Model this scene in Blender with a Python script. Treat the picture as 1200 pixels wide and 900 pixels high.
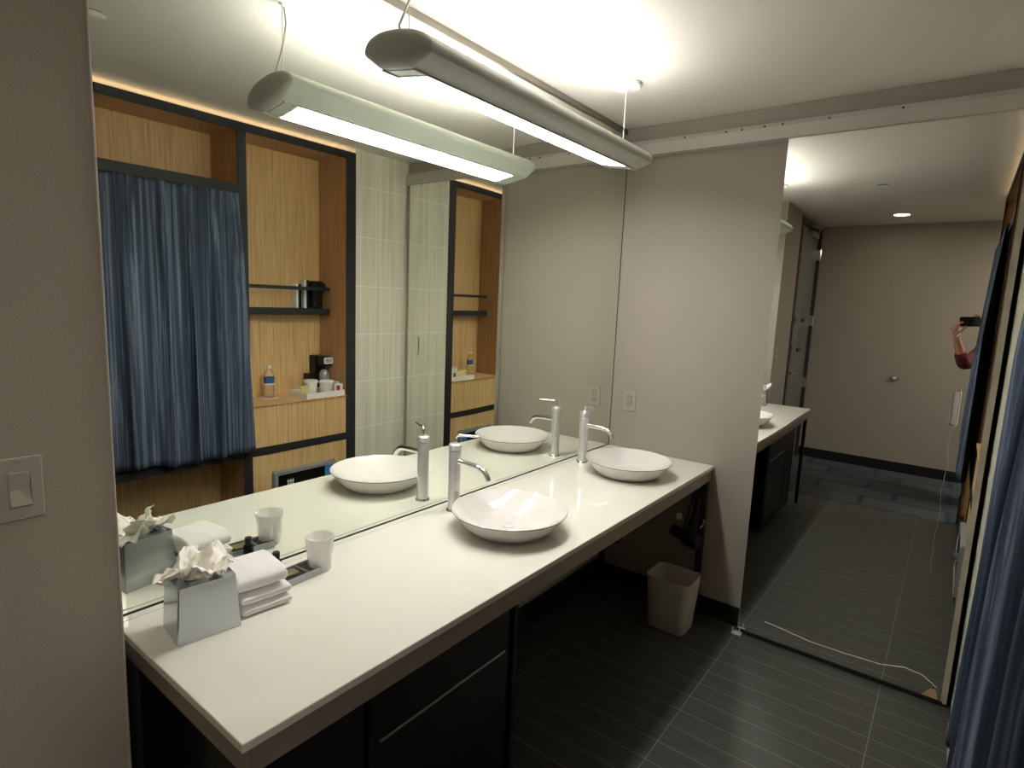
import bpy, bmesh, math, random
from mathutils import Vector, Matrix, noise
random.seed(7)
for o in list(bpy.data.objects): bpy.data.objects.remove(o, do_unlink=True)
S = bpy.context.scene
COL = S.collection
PI = math.pi

# ---------------------------------------------------------------- camera, world, lights, exposure
YAW, PITCH, ROLL = 0.6496, -0.1429, 0.04184
CAM = Vector((1.5029, -0.4568, 1.5849))
fw = Vector((-math.sin(YAW)*math.cos(PITCH), math.cos(YAW)*math.cos(PITCH), math.sin(PITCH)))
rt0 = Vector((math.cos(YAW), math.sin(YAW), 0)); up0 = rt0.cross(fw)
rt = rt0*math.cos(ROLL) + up0*math.sin(ROLL); upv = up0*math.cos(ROLL) - rt0*math.sin(ROLL)
cd = bpy.data.cameras.new('camera'); cam = bpy.data.objects.new('camera', cd); COL.objects.link(cam)
cd.sensor_width = 36; cd.sensor_fit = 'HORIZONTAL'; cd.lens = 682.23/1200*36; cd.clip_start = 0.01
cam.matrix_world = Matrix(((rt.x, upv.x, -fw.x, CAM.x), (rt.y, upv.y, -fw.y, CAM.y), (rt.z, upv.z, -fw.z, CAM.z), (0, 0, 0, 1)))
S.camera = cam
W = bpy.data.worlds.new('world'); S.world = W; W.use_nodes = True
W.node_tree.nodes['Background'].inputs[0].default_value = (0.5, 0.5, 0.5, 1)
W.node_tree.nodes['Background'].inputs[1].default_value = 0.004
S.view_settings.view_transform = 'Standard'; S.view_settings.look = 'None'
S.view_settings.exposure = 2.08; S.view_settings.gamma = 1.0; S.view_settings.use_curve_mapping = False
LAMP_DOWN, LAMP_UP, DOWNLIGHT, COVE, BEDROOM_FILL = 12.0, 9.0, 13.0, 1.6, 8.0
def area(name, loc, sx, sy, power, color):                 # fill light added in the unseen bedroom to lift the left wall
    l = bpy.data.lights.new(name, 'AREA'); l.shape = 'RECTANGLE'; l.size = sx; l.size_y = sy; l.energy = power; l.color = color
    o = bpy.data.objects.new(name, l); COL.objects.link(o); o.location = loc; return o
area('bedroom_fill_light', (2.7, -1.0, 2.44), 0.5, 0.5, BEDROOM_FILL, (1.0, 0.93, 0.82))

# ---------------------------------------------------------------- materials
def lin(r, g, b):
    f = lambda c: (c/255/12.92) if c/255 <= 0.04045 else ((c/255+0.055)/1.055)**2.4
    return (f(r), f(g), f(b), 1)
MATS = {}
def mat(name, color=(0.5, 0.5, 0.5, 1), rough=0.5, metal=0.0, spec=0.5, trans=0.0, ior=1.45, emit=None, estr=0.0, coat=0.0, alpha=1.0,
        bump=0.0, bscale=80.0, var=0.0, vscale=20.0, stretch=(1, 1, 1), sheen=0.0):
    m = bpy.data.materials.new(name); m.use_nodes = True; MATS[name] = m
    nt = m.node_tree; N = nt.nodes; L = nt.links; p = N['Principled BSDF']
    p.inputs['Base Color'].default_value = color; p.inputs['Roughness'].default_value = rough; p.inputs['Metallic'].default_value = metal
    p.inputs['Specular IOR Level'].default_value = spec; p.inputs['Transmission Weight'].default_value = trans; p.inputs['IOR'].default_value = ior
    p.inputs['Coat Weight'].default_value = coat; p.inputs['Alpha'].default_value = alpha; p.inputs['Sheen Weight'].default_value = sheen
    if emit: p.inputs['Emission Color'].default_value = emit; p.inputs['Emission Strength'].default_value = estr
    tc = N.new('ShaderNodeTexCoord'); mp = N.new('ShaderNodeMapping'); mp.inputs['Scale'].default_value = stretch
    L.new(tc.outputs['Object'], mp.inputs['Vector'])
    if var > 0:
        n = N.new('ShaderNodeTexNoise'); n.inputs['Scale'].default_value = vscale; n.inputs['Detail'].default_value = 4
        L.new(mp.outputs[0], n.inputs['Vector'])
        r = N.new('ShaderNodeMapRange'); r.inputs['To Min'].default_value = 1-var; r.inputs['To Max'].default_value = 1+var
        L.new(n.outputs['Fac'], r.inputs['Value'])
        x = N.new('ShaderNodeVectorMath'); x.operation = 'SCALE'; x.inputs[0].default_value = color[:3]
        L.new(r.outputs[0], x.inputs['Scale']); L.new(x.outputs[0], p.inputs['Base Color'])
    if bump > 0:
        n2 = N.new('ShaderNodeTexNoise'); n2.inputs['Scale'].default_value = bscale; n2.inputs['Detail'].default_value = 5
        L.new(mp.outputs[0], n2.inputs['Vector'])
        b = N.new('ShaderNodeBump'); b.inputs['Strength'].default_value = bump; b.inputs['Distance'].default_value = 0.002
        L.new(n2.outputs['Fac'], b.inputs['Height']); L.new(b.outputs[0], p.inputs['Normal'])
    return m
def streaks(name, c1, c2, c3, scale, stretch, rough, bump=0.1, spec=0.4):
    m = bpy.data.materials.new(name); m.use_nodes = True; nt = m.node_tree; N = nt.nodes; L = nt.links; p = N['Principled BSDF']
    p.inputs['Roughness'].default_value = rough; p.inputs['Specular IOR Level'].default_value = spec
    tc = N.new('ShaderNodeTexCoord'); mp = N.new('ShaderNodeMapping'); mp.inputs['Scale'].default_value = stretch
    n = N.new('ShaderNodeTexNoise'); n.inputs['Scale'].default_value = scale; n.inputs['Detail'].default_value = 6; n.inputs['Roughness'].default_value = 0.65
    cr = N.new('ShaderNodeValToRGB'); e = cr.color_ramp.elements; e[0].position = 0.32; e[0].color = c1; e[1].position = 0.70; e[1].color = c3
    k = e.new(0.5); k.color = c2
    L.new(tc.outputs['Object'], mp.inputs[0]); L.new(mp.outputs[0], n.inputs['Vector']); L.new(n.outputs['Fac'], cr.inputs[0]); L.new(cr.outputs[0], p.inputs['Base Color'])
    b = N.new('ShaderNodeBump'); b.inputs['Strength'].default_value = bump; b.inputs['Distance'].default_value = 0.001
    L.new(n.outputs['Fac'], b.inputs['Height']); L.new(b.outputs[0], p.inputs['Normal'])
    MATS[name] = m; return m
def tiles(name, c1, c2, grout, bw, rh, offx, offy, mortar, rough, swap=None, nscale=60, nstretch=(1, 1, 1), bump=0.3, offset=0.0):
    m = bpy.data.materials.new(name); m.use_nodes = True; nt = m.node_tree; N = nt.nodes; L = nt.links; p = N['Principled BSDF']
    p.inputs['Roughness'].default_value = rough
    tc = N.new('ShaderNodeTexCoord'); sep = N.new('ShaderNodeSeparateXYZ'); com = N.new('ShaderNodeCombineXYZ'); L.new(tc.outputs['Object'], sep.inputs[0])
    a, b = swap or ('X', 'Y'); L.new(sep.outputs[a], com.inputs['X']); L.new(sep.outputs[b], com.inputs['Y'])
    mp = N.new('ShaderNodeMapping'); mp.inputs['Location'].default_value = (offx, offy, 0); L.new(com.outputs[0], mp.inputs[0])
    br = N.new('ShaderNodeTexBrick'); br.offset = offset; br.squash = 1; br.inputs['Scale'].default_value = 1; br.inputs['Mortar Size'].default_value = mortar
    br.inputs['Mortar Smooth'].default_value = 0.1; br.inputs['Brick Width'].default_value = bw; br.inputs['Row Height'].default_value = rh; br.inputs['Bias'].default_value = -0.5
    br.inputs['Mortar'].default_value = grout; L.new(mp.outputs[0], br.inputs['Vector'])
    m2 = N.new('ShaderNodeMapping'); m2.inputs['Scale'].default_value = nstretch; L.new(tc.outputs['Object'], m2.inputs[0])
    n = N.new('ShaderNodeTexNoise'); n.inputs['Scale'].default_value = nscale; n.inputs['Detail'].default_value = 5; L.new(m2.outputs[0], n.inputs['Vector'])
    cr = N.new('ShaderNodeValToRGB'); cr.color_ramp.elements[0].position = 0.35; cr.color_ramp.elements[0].color = c1; cr.color_ramp.elements[1].position = 0.65; cr.color_ramp.elements[1].color = c2
    L.new(n.outputs['Fac'], cr.inputs[0]); L.new(cr.outputs[0], br.inputs['Color1']); L.new(cr.outputs[0], br.inputs['Color2']); L.new(br.outputs['Color'], p.inputs['Base Color'])
    bp = N.new('ShaderNodeBump'); bp.invert = True; bp.inputs['Strength'].default_value = bump; bp.inputs['Distance'].default_value = 0.002
    L.new(br.outputs['Fac'], bp.inputs['Height']); L.new(bp.outputs[0], p.inputs['Normal'])
    MATS[name] = m; return m

mat('wall_vinyl', lin(158, 150, 138), 0.65, bump=0.45, bscale=260, var=0.05, vscale=120)
mat('ceiling_paint', lin(222, 218, 208), 0.8, bump=0.1, bscale=200)
mat('mirror', (0.90, 0.935, 0.865, 1), 0.0, 1.0)
mat('door_mirror', (0.88, 0.89, 0.85, 1), 0.0, 1.0)
mat('steel_trim', lin(150, 143, 134), 0.35, 0.85)
mat('dark_line', lin(35, 32, 30), 0.5)
mat('quartz', lin(226, 224, 212), 0.05, spec=0.6, coat=0.3, var=0.015, vscale=30)
mat('frame_metal', lin(158, 148, 138), 0.45, 0.4)
mat('black_frame', lin(40, 41, 43), 0.55, bump=0.05, bscale=300)
mat('black_plastic', lin(16, 16, 17), 0.35)
mat('fridge_black', lin(12, 12, 12), 0.3)
mat('porcelain', lin(216, 211, 206), 0.05, spec=0.6)
mat('rim_line', lin(92, 84, 78), 0.3)
mat('chrome', (0.86, 0.86, 0.87, 1), 0.15, 1.0)
mat('faucet_steel', (0.82, 0.82, 0.82, 1), 0.34, 0.75)
mat('track_paint', lin(186, 180, 172), 0.4, spec=0.5)
mat('satin_steel', (0.52, 0.53, 0.55, 1), 0.3, 1.0)
mat('bright_chrome', (0.9, 0.9, 0.9, 1), 0.08, 1.0)
mat('lamp_grey', lin(188, 190, 182), 0.5, bump=0.1, bscale=400)
mat('lamp_cap', lin(172, 172, 162), 0.75, bump=0.5, bscale=500)
mat('lamp_glow', (1, 1, 1, 1), 0.5, emit=(1.0, 0.98, 0.945, 1), estr=LAMP_DOWN)
mat('lamp_glow_up', (1, 1, 1, 1), 0.5, emit=(1.0, 0.98, 0.945, 1), estr=LAMP_UP)
mat('down_glow', (1, 1, 1, 1), 0.5, emit=(1.0, 0.87, 0.66, 1), estr=DOWNLIGHT)
mat('cove_glow', (1, 1, 1, 1), 0.5, emit=(1.0, 0.78, 0.5, 1), estr=COVE)
mat('white_paint', lin(225, 223, 214), 0.5)
mat('cord_white', lin(215, 214, 205), 0.5)
mat('plate', lin(164, 157, 145), 0.45)
mat('plate_edge', lin(150, 143, 132), 0.45)
mat('baseboard_black', lin(22, 22, 22), 0.5)
mat('bin_grey', lin(196, 190, 180), 0.55)
mat('tissue_metal', (0.56, 0.59, 0.62, 1), 0.22, 0.85)
mat('tissue_paper', lin(240, 236, 226), 0.8, trans=0.0, bump=0.1, bscale=120, sheen=0.2)
mat('terry', lin(247, 242, 240), 0.95, bump=1.0, bscale=700, sheen=0.5, var=0.04, vscale=200)
mat('cup_plastic', lin(245, 244, 240), 0.22, trans=0.0, alpha=0.42)
mat('amenity_grey', lin(172, 174, 178), 0.3, 0.3)
mat('amenity_dark', lin(46, 47, 50), 0.45)
mat('soap_wrap', lin(120, 112, 70), 0.5, var=0.5, vscale=150)
mat('bottle_dark', lin(22, 20, 22), 0.2)
mat('clear_plastic', (0.93, 0.95, 0.97, 1), 0.05, trans=0.95, ior=1.25, alpha=0.7)
mat('label_blue', lin(60, 110, 165), 0.4)
mat('label_white', lin(225, 228, 230), 0.4)
mat('white_plastic', lin(232, 228, 222), 0.35)
mat('cream_paper', lin(232, 220, 150), 0.6, var=0.1, vscale=90)
mat('magenta', lin(170, 30, 70), 0.5)
mat('safe_grey', lin(170, 175, 180), 0.4, 0.4)
mat('safe_blue', lin(70, 140, 205), 0.35)
mat('entry_door_paint', lin(118, 120, 112), 0.4)
mat('door_frame_dark', lin(52, 50, 48), 0.5)
mat('skin', lin(205, 150, 125), 0.55)
mat('maroon_cloth', lin(96, 44, 52), 0.9, bump=0.3, bscale=300)
mat('shirt_grey', lin(160, 165, 175), 0.9, bump=0.3, bscale=300)
mat('jeans', lin(45, 55, 80), 0.9, bump=0.4, bscale=400)
mat('shoe', lin(30, 28, 28), 0.7)
mat('hair', lin(40, 28, 20), 0.6, bump=0.6, bscale=200, stretch=(1, 1, 0.2))
mat('phone_black', lin(14, 14, 16), 0.2)
mat('screen', lin(10, 10, 12), 0.1)
mat('white_card', lin(235, 235, 235), 0.6)
mat('book_dark', lin(32, 32, 36), 0.5)
mat('page_white', lin(245, 242, 236), 0.7)
mat('brown_tag', lin(92, 55, 40), 0.6)
mat('crack_white', lin(245, 243, 235), 0.25)
mat('chip_beige', lin(190, 165, 130), 0.7, var=0.3, vscale=60)
mat('clear_guide', lin(225, 222, 215), 0.3, trans=0.3)
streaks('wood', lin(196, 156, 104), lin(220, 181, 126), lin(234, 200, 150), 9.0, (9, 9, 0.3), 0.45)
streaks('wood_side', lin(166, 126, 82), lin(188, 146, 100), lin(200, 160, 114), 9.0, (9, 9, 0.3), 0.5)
streaks('curtain_blue', lin(42, 50, 64), lin(68, 79, 99), lin(136, 147, 166), 22.0, (2.6, 2.6, 0.03), 0.85, 0.25, 0.2)
tiles('wall_tile', lin(220, 214, 194), lin(238, 234, 216), lin(250, 248, 240), 0.32, 0.3165, -2.138, -0.052, 0.0028, 0.3, swap=('Y', 'Z'), nscale=6, nstretch=(9, 9, 0.25))
tiles('floor_tile', lin(58, 60, 57), lin(76, 77, 72), lin(128, 127, 120), 0.612, 0.1085, -0.80, -0.035, 0.0016, 0.38, nscale=8, nstretch=(0.6, 9, 1), bump=0.4)

# carpet with darker teal dashes (the dashes are woven into it)
def carpet():
    m = bpy.data.materials.new('carpet'); m.use_nodes = True; N = m.node_tree.nodes; L = m.node_tree.links; p = N['Principled BSDF']; p.inputs['Roughness'].default_value = 1
    tc = N.new('ShaderNodeTexCoord'); mp = N.new('ShaderNodeMapping'); mp.inputs['Scale'].default_value = (1, 1, 1); L.new(tc.outputs['Object'], mp.inputs[0])
    br = N.new('ShaderNodeTexBrick'); br.offset = 0.37; br.inputs['Scale'].default_value = 1; br.inputs['Brick Width'].default_value = 0.61; br.inputs['Row Height'].default_value = 0.30
    br.inputs['Mortar Size'].default_value = 0.022; br.inputs['Color1'].default_value = lin(66, 72, 78); br.inputs['Color2'].default_value = lin(84, 88, 90); br.inputs['Mortar'].default_value = lin(36, 62, 72)
    L.new(mp.outputs[0], br.inputs['Vector']); n = N.new('ShaderNodeTexNoise'); n.inputs['Scale'].default_value = 260
    mx = N.new('ShaderNodeMixRGB'); mx.blend_type = 'MULTIPLY'; mx.inputs[0].default_value = 0.6; L.new(br.outputs['Color'], mx.inputs[1]); L.new(n.outputs['Fac'], mx.inputs[2]); L.new(mx.outputs[0], p.inputs['Base Color'])
    b = N.new('ShaderNodeBump'); b.inputs['Strength'].default_value = 0.8; L.new(n.outputs['Fac'], b.inputs['Height']); L.new(b.outputs[0], p.inputs['Normal']); MATS['carpet'] = m
carpet()

# ---------------------------------------------------------------- mesh helpers
class MB:
    def __init__(s): s.v = []; s.f = []
    def add(s, vs, fs):
        b = len(s.v); s.v += [tuple(x) for x in vs]; s.f += [tuple(b+i for i in q) for q in fs]; return s
    def box(s, x0, x1, y0, y1, z0, z1):
        return s.add([(x0, y0, z0), (x1, y0, z0), (x1, y1, z0), (x0, y1, z0), (x0, y0, z1), (x1, y0, z1), (x1, y1, z1), (x0, y1, z1)],
                     [(0, 3, 2, 1), (4, 5, 6, 7), (0, 1, 5, 4), (1, 2, 6, 5), (2, 3, 7, 6), (3, 0, 4, 7)])
    def rings(s, rs, cap0=True, cap1=True, closed=True):
        n = len(rs[0]); vs = [p for r in rs for p in r]; fs = []
        for i in range(len(rs)-1):
            for j in range(n if closed else n-1):
                k = (j+1) % n; fs.append((i*n+j, i*n+k, (i+1)*n+k, (i+1)*n+j))
        if cap0: fs.append(tuple(reversed(range(n))))
        if cap1: fs.append(tuple((len(rs)-1)*n+j for j in range(n)))
        return s.add(vs, fs)
    def lathe(s, prof, c=(0, 0, 0), n=48, cap0=True, cap1=True):
        return s.rings([[(c[0]+r*math.cos(2*PI*j/n), c[1]+r*math.sin(2*PI*j/n), c[2]+z) for j in range(n)] for r, z in prof], cap0, cap1)
    def cyl(s, a, b, r, r2=None, n=20):
        return s.tube([a, b], r, n, r2)
    def tube(s, pts, r, n=12, r2=None):
        P = [Vector(p) for p in pts]; R = []; ref = None
        for i, p in enumerate(P):
            t = (P[min(i+1, len(P)-1)]-P[max(i-1, 0)]).normalized()
            if ref is None: ref = Vector((0, 0, 1)) if abs(t.z) < 0.9 else Vector((1, 0, 0))
            u = t.cross(ref).normalized(); w = u.cross(t).normalized(); ref = w
            rr = r if r2 is None else r+(r2-r)*i/(len(P)-1)
            R.append([p+u*rr*math.cos(2*PI*j/n)+w*rr*math.sin(2*PI*j/n) for j in range(n)])
        return s.rings(R)
    def grid(s, fn, nu, nv):
        vs = [fn(i/nu, j/nv) for i in range(nu+1) for j in range(nv+1)]
        return s.add(vs, [(i*(nv+1)+j, (i+1)*(nv+1)+j, (i+1)*(nv+1)+j+1, i*(nv+1)+j+1) for i in range(nu) for j in range(nv)])
def rrect(w, d, r, k=6):
    pts = []
    for cx, cy, a0 in ((w/2-r, d/2-r, 0), (-w/2+r, d/2-r, 90), (-w/2+r, -d/2+r, 180), (w/2-r, -d/2+r, 270)):
        for i in range(k+1):
            a = math.radians(a0+90*i/k); pts.append((cx+r*math.cos(a), cy+r*math.sin(a)))
    return pts
def base_of(parent):
    v = Vector((0, 0, 0))
    while parent is not None:
        v += parent.location; parent = parent.parent
    return v
def obj(name, mb, m, parent=None, bevel=0.0, smooth=False, local=False, origin=None):
    off = Vector((0, 0, 0)) if local else base_of(parent)
    if origin: off = off+Vector(origin) if parent is None else off
    me = bpy.data.meshes.new(name)
    me.from_pydata([tuple(Vector(p)-off) for p in mb.v], [], mb.f); me.materials.append(MATS[m]); me.update()
    bm = bmesh.new(); bm.from_mesh(me); bmesh.ops.remove_doubles(bm, verts=bm.verts, dist=1e-6); bmesh.ops.recalc_face_normals(bm, faces=bm.faces); bm.to_mesh(me); bm.free()
    if smooth:
        for p in me.polygons: p.use_smooth = True
        me.set_sharp_from_angle(angle=math.radians(smooth if smooth is not True else 40))
    o = bpy.data.objects.new(name, me); COL.objects.link(o)
    if parent is not None: o.parent = parent
    elif origin: o.location = origin
    if bevel: b = o.modifiers.new('bevel', 'BEVEL'); b.width = bevel; b.segments = 3; b.limit_method = 'ANGLE'; b.angle_limit = math.radians(40)
    return o
def struct(name, mb, m, **k): o = obj(name, mb, m, **k); o['kind'] = 'structure'; return o
def tag(o, label, cat, group=None):
    o['label'] = label; o['category'] = cat
    if group: o['group'] = group
    return o
def thing(name, label, cat, loc=(0, 0, 0), rz=0, group=None):
    o = bpy.data.objects.new(name, None); COL.objects.link(o); o.empty_display_size = 0.05
    o.location = loc; o.rotation_euler = (0, 0, rz); return tag(o, label, cat, group)
def dup(root, loc, label, rz=None):
    r = root.copy(); COL.objects.link(r); r.location = loc; r['label'] = label
    if rz is not None: r.rotation_euler = (0, 0, rz)
    for ch in list(root.children):
        c = ch.copy(); COL.objects.link(c); c.parent = r
        for g in list(ch.children):
            d = g.copy(); COL.objects.link(d); d.parent = c
    return r

# ---------------------------------------------------------------- the room
H = 2.49; L = 2.452; XW = 0.20; YE = -0.042; YB = -1.78; CARP = -0.29; XC = 1.658
struct('ceiling', MB().box(-0.3, 3.6, -2.3, 3.4, H, H+0.1), 'ceiling_paint')
struct('floor', MB().box(-0.3, 3.6, CARP, 3.4, -0.1, 0), 'floor_tile')
struct('floor_carpet', MB().box(-0.3, 3.6, -2.3, CARP-0.012, -0.1, 0.004), 'carpet')
struct('trim_1', MB().box(XW, XC, CARP-0.012, CARP, -0.05, 0.006), 'steel_trim')
struct('wall_vanity', MB().box(-0.3, -0.008, YE, 3.4, 0, H), 'wall_vinyl')
# left wall with the doorway of the entry door cut into it
YD0, YD1, ZD = -1.73, -0.66, 2.44
wl = MB().box(-0.3, XW, YD1, YE, 0, H); wl.box(-0.3, XW, -2.3, YD0, 0, H); wl.box(-0.3, XW, YD0, YD1, ZD, H)
struct('wall_left', wl, 'wall_vinyl')
struct('wall_back', MB().box(XW, 3.6, YB-0.1, YB, 0, H), 'wall_vinyl')
struct('wall_far', MB().box(3.5, 3.6, -2.3, 3.4, 0, H), 'wall_vinyl')
we = MB().box(-0.02, 0.865, L, L+0.12, 0.10, H); we.box(0.865, XC+0.02, L, L+0.12, 2.34, H)
struct('wall_end', we, 'wall_vinyl')
struct('wall_toilet', MB().box(0.0, 3.5, 3.3, 3.4, 0, H), 'black_frame')
struct('wall_right', MB().box(XC, 2.1, 1.974, 3.3, 0, H), 'wall_tile')
struct('wall_closet', MB().box(1.972, 2.1, -0.36, 1.974, 0, H), 'wall_vinyl')
struct('baseboard_end', MB().box(-0.008, 0.865, L-0.004, L+0.1, 0.0, 0.098), 'baseboard_black', bevel=0.003)
struct('baseboard_vanity', MB().box(-0.008, 0.003, 0.96, L-0.005, 0.0, 0.13), 'baseboard_black')
struct('baseboard_back', MB().box(XW, 3.5, YB, YB+0.014, 0.004, 0.105), 'baseboard_black', bevel=0.003)
struct('baseboard_left', MB().box(XW, XW+0.012, YD1+0.05, YE, 0.0, 0.105), 'baseboard_black', bevel=0.003)
struct('trim_2', MB().tube([(XW, YE, 0.0), (XW, YE, H)], 0.003, 8), 'plate', smooth=True)

# entry door, seen in the sliding mirror
struct('door_1', MB().box(XW-0.07, XW-0.025, YD0+0.035, YD1-0.045, 0.006, ZD-0.04), 'entry_door_paint', bevel=0.002)
fr = MB().box(XW-0.11, XW+0.014, YD0-0.01, YD0+0.035, 0, ZD+0.012); fr.box(XW-0.11, XW+0.014, YD1-0.045, YD1+0.01, 0, ZD+0.012); fr.box(XW-0.11, XW+0.014, YD0+0.035, YD1-0.045, ZD-0.038, ZD+0.012)
struct('trim_3', fr, 'door_frame_dark', bevel=0.003)
d1 = bpy.data.objects['door_1']; xd = XW-0.025
hd = MB().cyl((xd, -0.79, 1.0), (xd+0.012, -0.79, 1.0), 0.026); hd.tube([(xd, -0.79, 1.0), (xd+0.05, -0.79, 1.0), (xd+0.055, -0.81, 1.0), (xd+0.055, -0.92, 1.0)], 0.009); hd.box(xd, xd+0.006, -0.815, -0.765, 0.90, 1.10)
obj('door_handle', hd, 'bright_chrome', d1, smooth=True)
obj('deadbolt', MB().cyl((xd, -0.79, 1.16), (xd+0.02, -0.79, 1.16), 0.022), 'bright_chrome', d1, smooth=True)
lt = MB()
for z in (1.47, 1.53): lt.box(xd, xd+0.03, -0.86, -0.70, z, z+0.012)
lt.box(xd, xd+0.03, -0.86, -0.85, 1.47, 1.542); lt.box(xd, xd+0.03, -0.78, -0.77, 1.47, 1.542)
obj('swing_latch', lt, 'bright_chrome', d1)
for z in (2.19, 1.50, 0.83):
    h = MB().cyl((XW+0.018, YD0+0.04, z-0.055), (XW+0.018, YD0+0.04, z+0.055), 0.014); h.box(XW-0.024, XW+0.016, YD0+0.03, YD0+0.05, z-0.055, z+0.055)
    obj('hinge', h, 'bright_chrome', d1, smooth=True)
cl = MB().box(xd, xd+0.05, -1.50, -1.20, 2.33, 2.385); cl.box(xd+0.05, xd+0.06, -1.40, -1.38, 2.37, 2.40); cl.tube([(xd+0.055, -1.39, 2.39), (xd+0.12, -1.20, 2.40), (xd+0.06, -1.02, 2.41)], 0.008, 8)
obj('door_closer', cl, 'frame_metal', d1, bevel=0.003)
t = thing('door_hanger_tag', 'dark card tag hanging from the lever side of the grey entry door', 'door tag', (xd+0.002, -0.84, 1.10))
obj('tag_card', MB().box(xd+0.001, xd+0.004, -0.90, -0.78, 1.12, 1.27), 'bottle_dark', t, bevel=0.0008)
for i, (y, z0, z1, lab) in enumerate(((-1.30, 1.52, 1.80, 'upper of two narrow notice holders on the grey entry door'), (-1.22, 1.22, 1.44, 'lower of two narrow notice holders on the grey entry door'))):
    t = thing('notice_holder', lab, 'notice holder', (xd+0.001, y, z0), group='notice holders on the entry door')
    q = MB().box(xd+0.001, xd+0.005, y-0.075, y-0.068, z0, z1); q.box(xd+0.001, xd+0.005, y+0.068, y+0.075, z0, z1); q.box(xd+0.001, xd+0.005, y-0.068, y+0.068, z1-0.007, z1)
    obj('holder_frame', q, 'satin_steel', t); obj('holder_tray', MB().box(xd+0.001, xd+0.016, y-0.075, y+0.075, z0-0.03, z0), 'brown_tag', t, bevel=0.002)
t = thing('wall_stop', 'small round chrome door stop on the back wall', 'door stop', (1.032, YB, 0.966))
ws = MB().cyl((1.032, YB, 0.966), (1.032, YB+0.01, 0.966), 0.034); ws.cyl((1.032, YB+0.01, 0.966), (1.032, YB+0.022, 0.966), 0.03, 0.024)
obj('stop_ring', ws, 'satin_steel', t, smooth=True); obj('rubber_pad', MB().cyl((1.032, YB+0.018, 0.966), (1.032, YB+0.028, 0.966), 0.017, 0.014), 'white_plastic', t, smooth=True)

# ---------------------------------------------------------------- wall mirror
t = thing('wall_mirror', 'large frameless mirror covering the wall above the white vanity counter', 'mirror', (0, 0, 0.80))
obj('mirror_glass', MB().box(-0.006, 0.0, -0.040, L-0.003, 0.803, 2.462), 'mirror', t)
obj('top_channel', MB().box(-0.006, 0.008, -0.040, L-0.003, 2.462, 2.488), 'steel_trim', t, bevel=0.002)
obj('bottom_channel', MB().box(-0.006, 0.002, -0.040, L-0.003, 0.7985, 0.8035), 'dark_line', t)
obj('edge_strip', MB().box(-0.006, 0.0015, L-0.003, L, 0.803, 2.462), 'dark_line', t)

# ---------------------------------------------------------------- door track and sliding mirror door
t = thing('door_track', 'painted steel sliding door track running under the ceiling on the end wall', 'door track', (0.8, 2.40, 2.34))
obj('track_cover', MB().box(0.003, XC-0.004, 2.392, L-0.001, 2.341, 2.395), 'track_paint', t, bevel=0.001)
q = MB(); q.rings([[(x, 2.392, 2.395), (x, L-0.001, 2.395), (x, L-0.001, 2.415), (x, 2.400, 2.415)] for x in (0.003, XC-0.004)]); obj('track_lip', q, 'track_paint', t, bevel=0.0006)
for i, x in enumerate((0.33, 0.53, 0.60, 0.70, 0.775, 0.96, 1.22, 1.44)):
    obj('screw', MB().cyl((x, 2.3965, 2.402), (x, 2.391, 2.401), 0.0045, n=10), 'bright_chrome' if i in (5, 7) else 'dark_line', t)
struct('trim_4', MB().box(-0.005, XC, L-0.03, L+0.001, 2.417, 2.4885), 'wall_vinyl')

XM0, XM1, YM = 0.8025, 1.627, 2.402
md = thing('mirror_door', 'full height sliding mirror door with a cracked lower edge', 'mirror door', (0.5*(XM0+XM1), YM, 0.008), 0)
g = MB(); nx = 48; base = md.location
def my(x): return 0.030*max(0.0, 1.02-x)**2
rows = []
for k in range(nx+1):
    x = XM0+0.0022+(XM1-XM0-0.0084)*k/nx; rows.append([(x, YM+my(x), 0.018), (x, YM+my(x), 2.340)])
g.rings(rows, False, False, closed=False)
for k in range(nx+1):
    pass
rows2 = [[(p[0][0], YM+0.005+my(p[0][0]), p[0][2]), (p[1][0], YM+0.005+my(p[1][0]), p[1][2])] for p in rows]
g.rings(rows2, False, False, closed=False)
o = obj('mirror_pane', g, 'door_mirror', md, smooth=True)
pan = MB().box(XM0+0.002, XM1-0.0065, YM+0.008, YM+0.034, 0.012, 2.338); obj('door_core', pan, 'plate', md)
ed = MB().box(XM0, XM0+0.002, YM, YM+0.036, 0.012, 2.339); obj('edge_trim', ed, 'plate', md)
ed = MB().box(XM1-0.006, XM1+0.014, YM-0.002, YM+0.036, 0.012, 2.339); obj('edge_trim', ed, 'plate', md, bevel=0.001)
obj('bottom_channel', MB().box(XM0, XM1, YM-0.003, YM+0.036, 0.004, 0.020), 'dark_line', md)
hx = 1.524
q = MB(); q.rings([[(hx+a, y, 1.238+b) for a, b in rrect(w_, h_, w_/2-0.0005, 10)] for y, w_, h_ in ((YM+0.001, 0.028, 0.146), (YM-0.004, 0.028, 0.146), (YM-0.0045, 0.026, 0.144), (YM-0.0045, 0.017, 0.135), (YM-0.0005, 0.016, 0.134))], False, False)
obj('flush_pull_ring', q, 'bright_chrome', md, smooth=40)
obj('flush_pull_plate', MB().rings([[(hx+a, y, 1.238+b) for a, b in rrect(0.017, 0.135, 0.008, 10)] for y in (YM+0.001, YM-0.0008)]), 'faucet_steel', md)
def crack(pts, name):
    out = []
    for i in range(len(pts)-1):
        a, b = pts[i], pts[i+1]
        for k in range(6):
            u = k/6; out.append((a[0]+(b[0]-a[0])*u+random.uniform(-.002, .002), YM-0.0008+my(a[0]), a[1]+(b[1]-a[1])*u+random.uniform(-.001, .001)))
    out.append((pts[-1][0], YM-0.0008, pts[-1][1]))
    obj(name, MB().tube(out, 0.0011 if pts[0][1] < 0.5 else 0.0003, 6), 'crack_white', md)
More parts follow.
